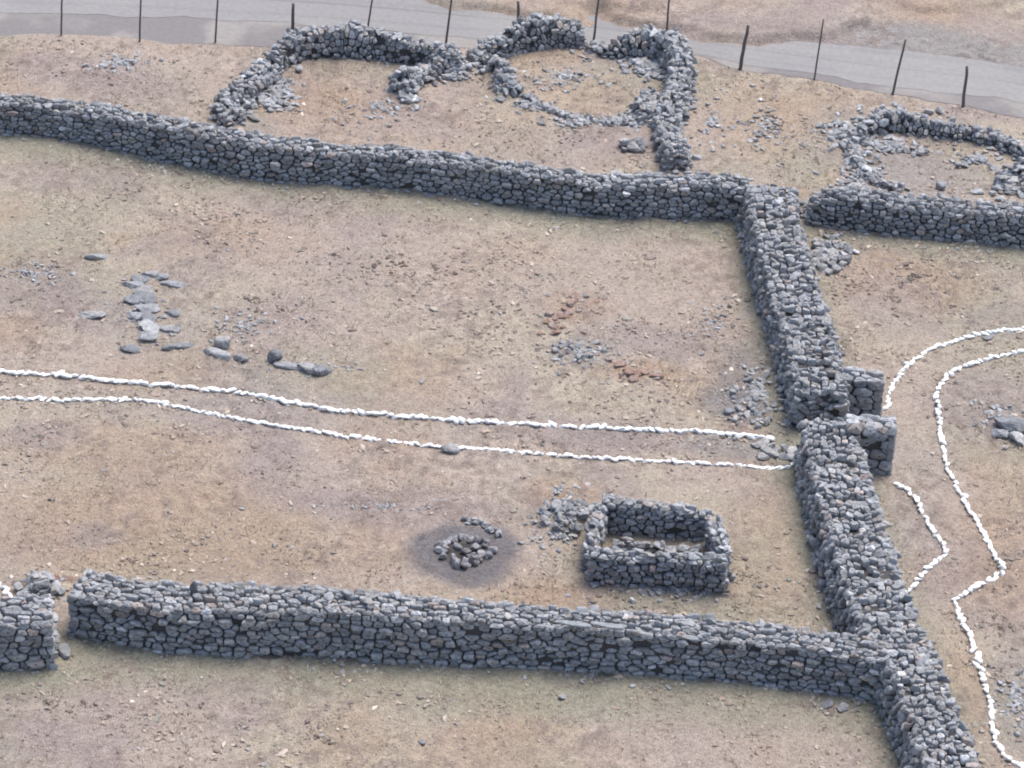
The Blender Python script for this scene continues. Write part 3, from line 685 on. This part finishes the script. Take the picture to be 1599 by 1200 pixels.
# rubble too plentiful to count
R = Acc(); rng = np.random.default_rng(41)
def rub(n_, x0, y0, rx, ry, lo, hi, pile=0.0):
    pile *= .5
    for _ in range(int(n_ * 1.9)):
        t = rng.uniform(0, 6.283); r = abs(rng.normal()) * .55
        px, py = x0 + rx * r * math.cos(t), y0 + ry * r * math.sin(t); p = at(px, py); sz = rs2(lo, hi)
        R.rock(rng, (p[0], p[1], gz1(p[0], p[1]) + sz[2] * .5 + pile * max(0, 1 - r) * rng.random()), sz, .35)
def rs2(lo, hi):
    g = (lo + (hi - lo) * rng.random() ** 1.6) / 2 * .82; return (g * rng.uniform(1, 1.7), g * rng.uniform(.75, 1.1), g * rng.uniform(.4, .8))
for args in ((60, 635, 138, 24, 24, .16, .36, .25), (90, 700, 110, 60, 16, .14, .32, .2), (70, 787, 132, 20, 26, .16, .36, .35), (50, 830, 165, 30, 8, .12, .28, .05), (60, 900, 192, 60, 10, .1, .24, .0),
             (50, 985, 190, 40, 10, .1, .26, 0), (60, 1022, 182, 22, 18, .18, .4, .2), (70, 1010, 105, 40, 24, .16, .34, .2), (60, 1050, 150, 24, 60, .16, .34, .3), (40, 1058, 245, 24, 22, .2, .4, .3),
             (60, 930, 75, 40, 8, .12, .26, 0), (70, 880, 120, 80, 30, .08, .2, 0), (70, 430, 150, 35, 26, .16, .36, .1), (40, 380, 165, 36, 20, .2, .42, .3), (40, 600, 170, 80, 40, .08, .2, 0),
             (90, 1330, 215, 40, 30, .14, .32, .1), (45, 1400, 225, 50, 12, .16, .34, .1), (80, 1350, 270, 40, 26, .14, .3, .1), (30, 1520, 245, 60, 16, .12, .3, .05), (90, 1580, 285, 36, 26, .2, .4, .25),
             (60, 1390, 182, 70, 14, .14, .3, .15), (60, 1200, 200, 80, 60, .08, .2, 0), (26, 1110, 190, 30, 60, .1, .22, 0), (60, 1330, 290, 30, 20, .1, .24, 0), (90, 1180, 620, 50, 55, .08, .22, 0),
             (70, 885, 815, 50, 30, .1, .26, .15), (40, 910, 560, 60, 20, .08, .16, 0), (60, 230, 480, 60, 60, .06, .18, 0), (50, 1040, 920, 100, 22, .1, .24, 0), (60, 1290, 400, 36, 32, .14, .32, .15),
             (60, 185, 110, 50, 20, .08, .22, 0), (50, 870, 840, 60, 50, .07, .18, 0), (60, 60, 925, 40, 20, .14, .34, .5), (50, 500, 575, 160, 20, .05, .13, 0), (60, 1590, 1090, 40, 70, .1, .2, 0), (40, 1110, 505, 60, 40, .06, .16, 0), (40, 590, 790, 140, 14, .06, .14, 0), (40, 870, 768, 50, 12, .06, .14, 0), (50, 60, 430, 80, 30, .06, .16, 0), (50, 380, 510, 60, 30, .06, .16, 0), (40, 1560, 650, 50, 40, .08, .2, 0)):
    rub(*args)
for base, n_ in ((UPPER_BASE, 60), (RIGHT_BASE, 30), (LOWER_BASE, 80), (CORNER_BASE, 8)):
    xs = [p[0] for p in base]; ys = [p[1] for p in base]
    for _ in range(n_):
        px = rng.uniform(xs[0], xs[-1]); py = np.interp(px, xs, ys) + abs(rng.normal()) * 9 + 1; p = at(px, py); sz = rs2(.05, .17)
        R.rock(rng, (p[0], p[1], gz1(p[0], p[1]) + sz[2] * .4), sz, .2)
tag(link("rubble", R.mesh("rubble", M_STONE)), "small grey rubble strewn around the ruins and along the wall feet", "rubble", None, "stuff")

# clods and tufts of the rough dry turf
K = Acc(); rng = np.random.default_rng(51)
cand = 120000
xx = rng.uniform(-16, 16, cand); yy = rng.uniform(-18, 29, cand)
den = fbm(xx, yy, 1.5, 200, 4); den2 = fbm(xx, yy, 5, 210, 3)
clump = np.zeros(cand)
for px, py, rx, ry in ((430, 730, 60, 30), (60, 690, 80, 22), (190, 675, 90, 16), (620, 790, 170, 14), (860, 768, 60, 14), (150, 835, 30, 12), (110, 1100, 150, 40), (330, 1110, 90, 20), (490, 1150, 60, 14),
                       (880, 925, 80, 20), (1180, 900, 60, 50), (400, 480, 70, 30), (60, 440, 90, 40), (160, 120, 120, 30), (1110, 510, 50, 30), (620, 420, 160, 40), (1000, 590, 50, 12), (1400, 450, 90, 40), (1540, 630, 70, 50), (1560, 960, 60, 90), (850, 220, 160, 30), (1200, 200, 60, 60), (1000, 700, 200, 16)):
    c = at(px, py); s = ppm(px, py); clump = np.maximum(clump, np.exp(-((xx - c[0]) / (rx / s)) ** 2 - ((yy - c[1]) / (ry / s / .56)) ** 2))
clump *= sstep(.42, .6, fbm(xx, yy, .5, 220, 3))
keep = rng.random(cand) < np.clip((den - .5) * 2.2 + (den2 - .5) * .9, .03, .35) + .6 * clump
d, s_ = seg_dist(xx, yy, ROAD_N)
keep &= (yy < np.interp(xx, [p[0] for p in ROAD_N], [p[1] for p in ROAD_N]) - .1)
ac = at(722, 865); keep &= np.hypot(xx - ac[0], (yy - ac[1])) > 1.55
xx = xx[keep]; yy = yy[keep]; clump = clump[keep]; zz = gz(xx, yy)
pal = [np.array(c) for c in ((.36, .29, .235), (.25, .205, .18), (.42, .36, .3), (.52, .46, .39), (.26, .245, .21), (.2, .16, .145), (.3, .28, .27))]
N = len(xx); ti = rng.integers(len(TPL_S), size=N); g = rng.gamma(2.6, .0085, N) + .012
cc = np.array(pal)[rng.choice(7, size=N, p=[.3, .26, .14, .04, .08, .12, .06])] * rng.uniform(.85, 1.15, (N, 1))
cc = cc * (1 - .45 * clump[:, None])
sc = np.stack([g * rng.uniform(1, 2.2, N), g * rng.uniform(.7, 1.2, N), g * rng.uniform(.3, .75, N)], 1); an = rng.uniform(0, 6.283, N)
for k in range(len(TPL_S)):
    V, F = TPL_S[k]; q = np.where(ti == k)[0]
    P = V[None] * sc[q][:, None]; P = P + rng.normal(size=P.shape) * g[q][:, None, None] * .12
    ca, sa = np.cos(an[q])[:, None], np.sin(an[q])[:, None]
    W = np.stack([P[..., 0] * ca - P[..., 1] * sa + xx[q][:, None], P[..., 0] * sa + P[..., 1] * ca + yy[q][:, None], P[..., 2] + (zz[q] + g[q] * .02 + .012)[:, None]], -1)
    FF = (F[None] + (np.arange(len(q)) * len(V))[:, None, None]).reshape(-1, 4)
    K.add(W.reshape(-1, 3), FF, np.repeat(cc[q], len(V), 0))
print("clods", len(xx))
tag(link("turf_clods", K.mesh("turf_clods", M_CLOD)), "small dry clods and grass tufts scattered over the ground", "ground cover", None, "stuff")

# short dry grass
cand = 90000
gx2 = rng.uniform(-16, 16, cand); gy2 = rng.uniform(-18, 29, cand)
kk = rng.random(cand) < np.clip((fbm(gx2, gy2, 1.1, 300, 4) - .4) * 2.2, .02, .7)
kk &= (gy2 < np.interp(gx2, [p[0] for p in ROAD_N], [p[1] for p in ROAD_N]) - .1) & (np.hypot(gx2 - ac[0], gy2 - ac[1]) > 1.5)
gx2 = gx2[kk]; gy2 = gy2[kk]; gzz = gz(gx2, gy2); N = len(gx2); NB = 6
T = rng.uniform(0, 6.283, (N, NB)); rr = rng.uniform(0, .05, (N, NB)); hh = rng.uniform(.03, .085, (N, NB)); bw = rng.uniform(.006, .014, (N, NB)); ln = rng.uniform(.2, 1.0, (N, NB))
cx = gx2[:, None] + rr * np.cos(T); cy = gy2[:, None] + rr * np.sin(T); z0 = np.broadcast_to(gzz[:, None], cx.shape)
a0 = np.stack([cx - bw * np.sin(T), cy + bw * np.cos(T), z0], -1); a1 = np.stack([cx + bw * np.sin(T), cy - bw * np.cos(T), z0], -1)
a2 = np.stack([cx + hh * ln * np.cos(T), cy + hh * ln * np.sin(T), z0 + hh], -1)
Vg = np.stack([a0, a1, a2], 2).reshape(-1, 3)
gp = np.array([(.58, .5, .4), (.5, .42, .32), (.42, .34, .27), (.4, .38, .28), (.62, .56, .47)])
Cg = np.repeat(gp[rng.choice(5, size=N, p=[.3, .25, .17, .13, .15])] * rng.uniform(.85, 1.1, (N, 1)), NB * 3, 0)
tag(link("dry_grass", make_mesh("dry_grass", Vg, np.arange(len(Vg)), np.full(len(Vg) // 3, 3), M_CLOD, Cg, False)), "short dry grass tufts covering the fields", "grass", None, "stuff")

# ------------------------------------------------------------------ fence posts
POSTS = [((95, 55), (96, -12), 0.028, "leftmost fence post beside the road"), ((217, 65), (220, -8), .028, "second fence post from the left beside the road"),
         ((336, 66), (340, -6), .028, "third fence post from the left beside the road"), ((456, 58), (458, 9), .05, "thick short fence post behind the left round enclosure, its top in view"),
         ((572, 48), (584, -14), .028, "thin leaning post just above the crest of the left round enclosure"), ((694, 80), (706, -6), .034, "leaning post at the low saddle between the left and middle enclosures"),
         ((809, 42), (810, 5), .05, "short stubby post behind the peak of the middle enclosure"), ((926, 66), (936, -8), .034, "leaning post just right of the middle enclosure"),
         ((1041, 52), (1047, -14), .034, "post right behind the top of the rough ruin wall"), ((1155, 108), (1169, 44), .055, "thick leaning post, first to the right of the ruin wall"),
         ((1271, 124), (1286, 36), .026, "thin tall leaning post, second to the right of the ruin wall"), ((1393, 147), (1414, 67), .036, "strongly leaning post above the sunken round ruin"),
         ((1504, 166), (1511, 107), .048, "rightmost fence post, short and thick")]
rng = np.random.default_rng(61)
for (bx, by), (tx, ty), r, lab in POSTS:
    p = at(bx, by); s = ppm(bx, by)
    # height that makes an upright post that long in the view, lean sideways for the rest
    h = (by - ty) / s / math.cos(PITCH)
    lean = ((tx - bx) - (by - ty) * (math.sin(ROLL) / math.cos(ROLL) + (bx - 800) / 8200)) / s
    V = []; F = []; NS = 9; NL = 7
    for i in range(NL):
        t = i / (NL - 1); rr = r * (1.08 - .25 * t)
        cx = lean * t + (0 if i in (0,) else rng.normal() * r * .15); cy = rng.normal() * r * .15
        for k in range(NS):
            a_ = k / NS * 6.283; q = rr * (1 + .12 * math.sin(3 * a_ + bx)); V.append((cx + q * math.cos(a_), cy + q * math.sin(a_), -.2 + (h + .2) * t))
    for i in range(NL - 1):
        for k in range(NS): F.append([i * NS + k, i * NS + (k + 1) % NS, (i + 1) * NS + (k + 1) % NS, (i + 1) * NS + k])
    V.append((lean, 0, h + r * .3)); c_ = len(V) - 1
    flat = [x for f in F for x in f]; cnt = [4] * len(F)
    for k in range(NS): flat += [(NL - 1) * NS + k, (NL - 1) * NS + (k + 1) % NS, c_]; cnt.append(3)
    o = link("fence_post", make_mesh("fence_post", V, flat, cnt, M_WOOD)); o.location = (p[0], p[1], gz1(p[0], p[1]))
    tag(o, "weathered wooden " + lab, "fence post", "wooden posts along the near side of the road")
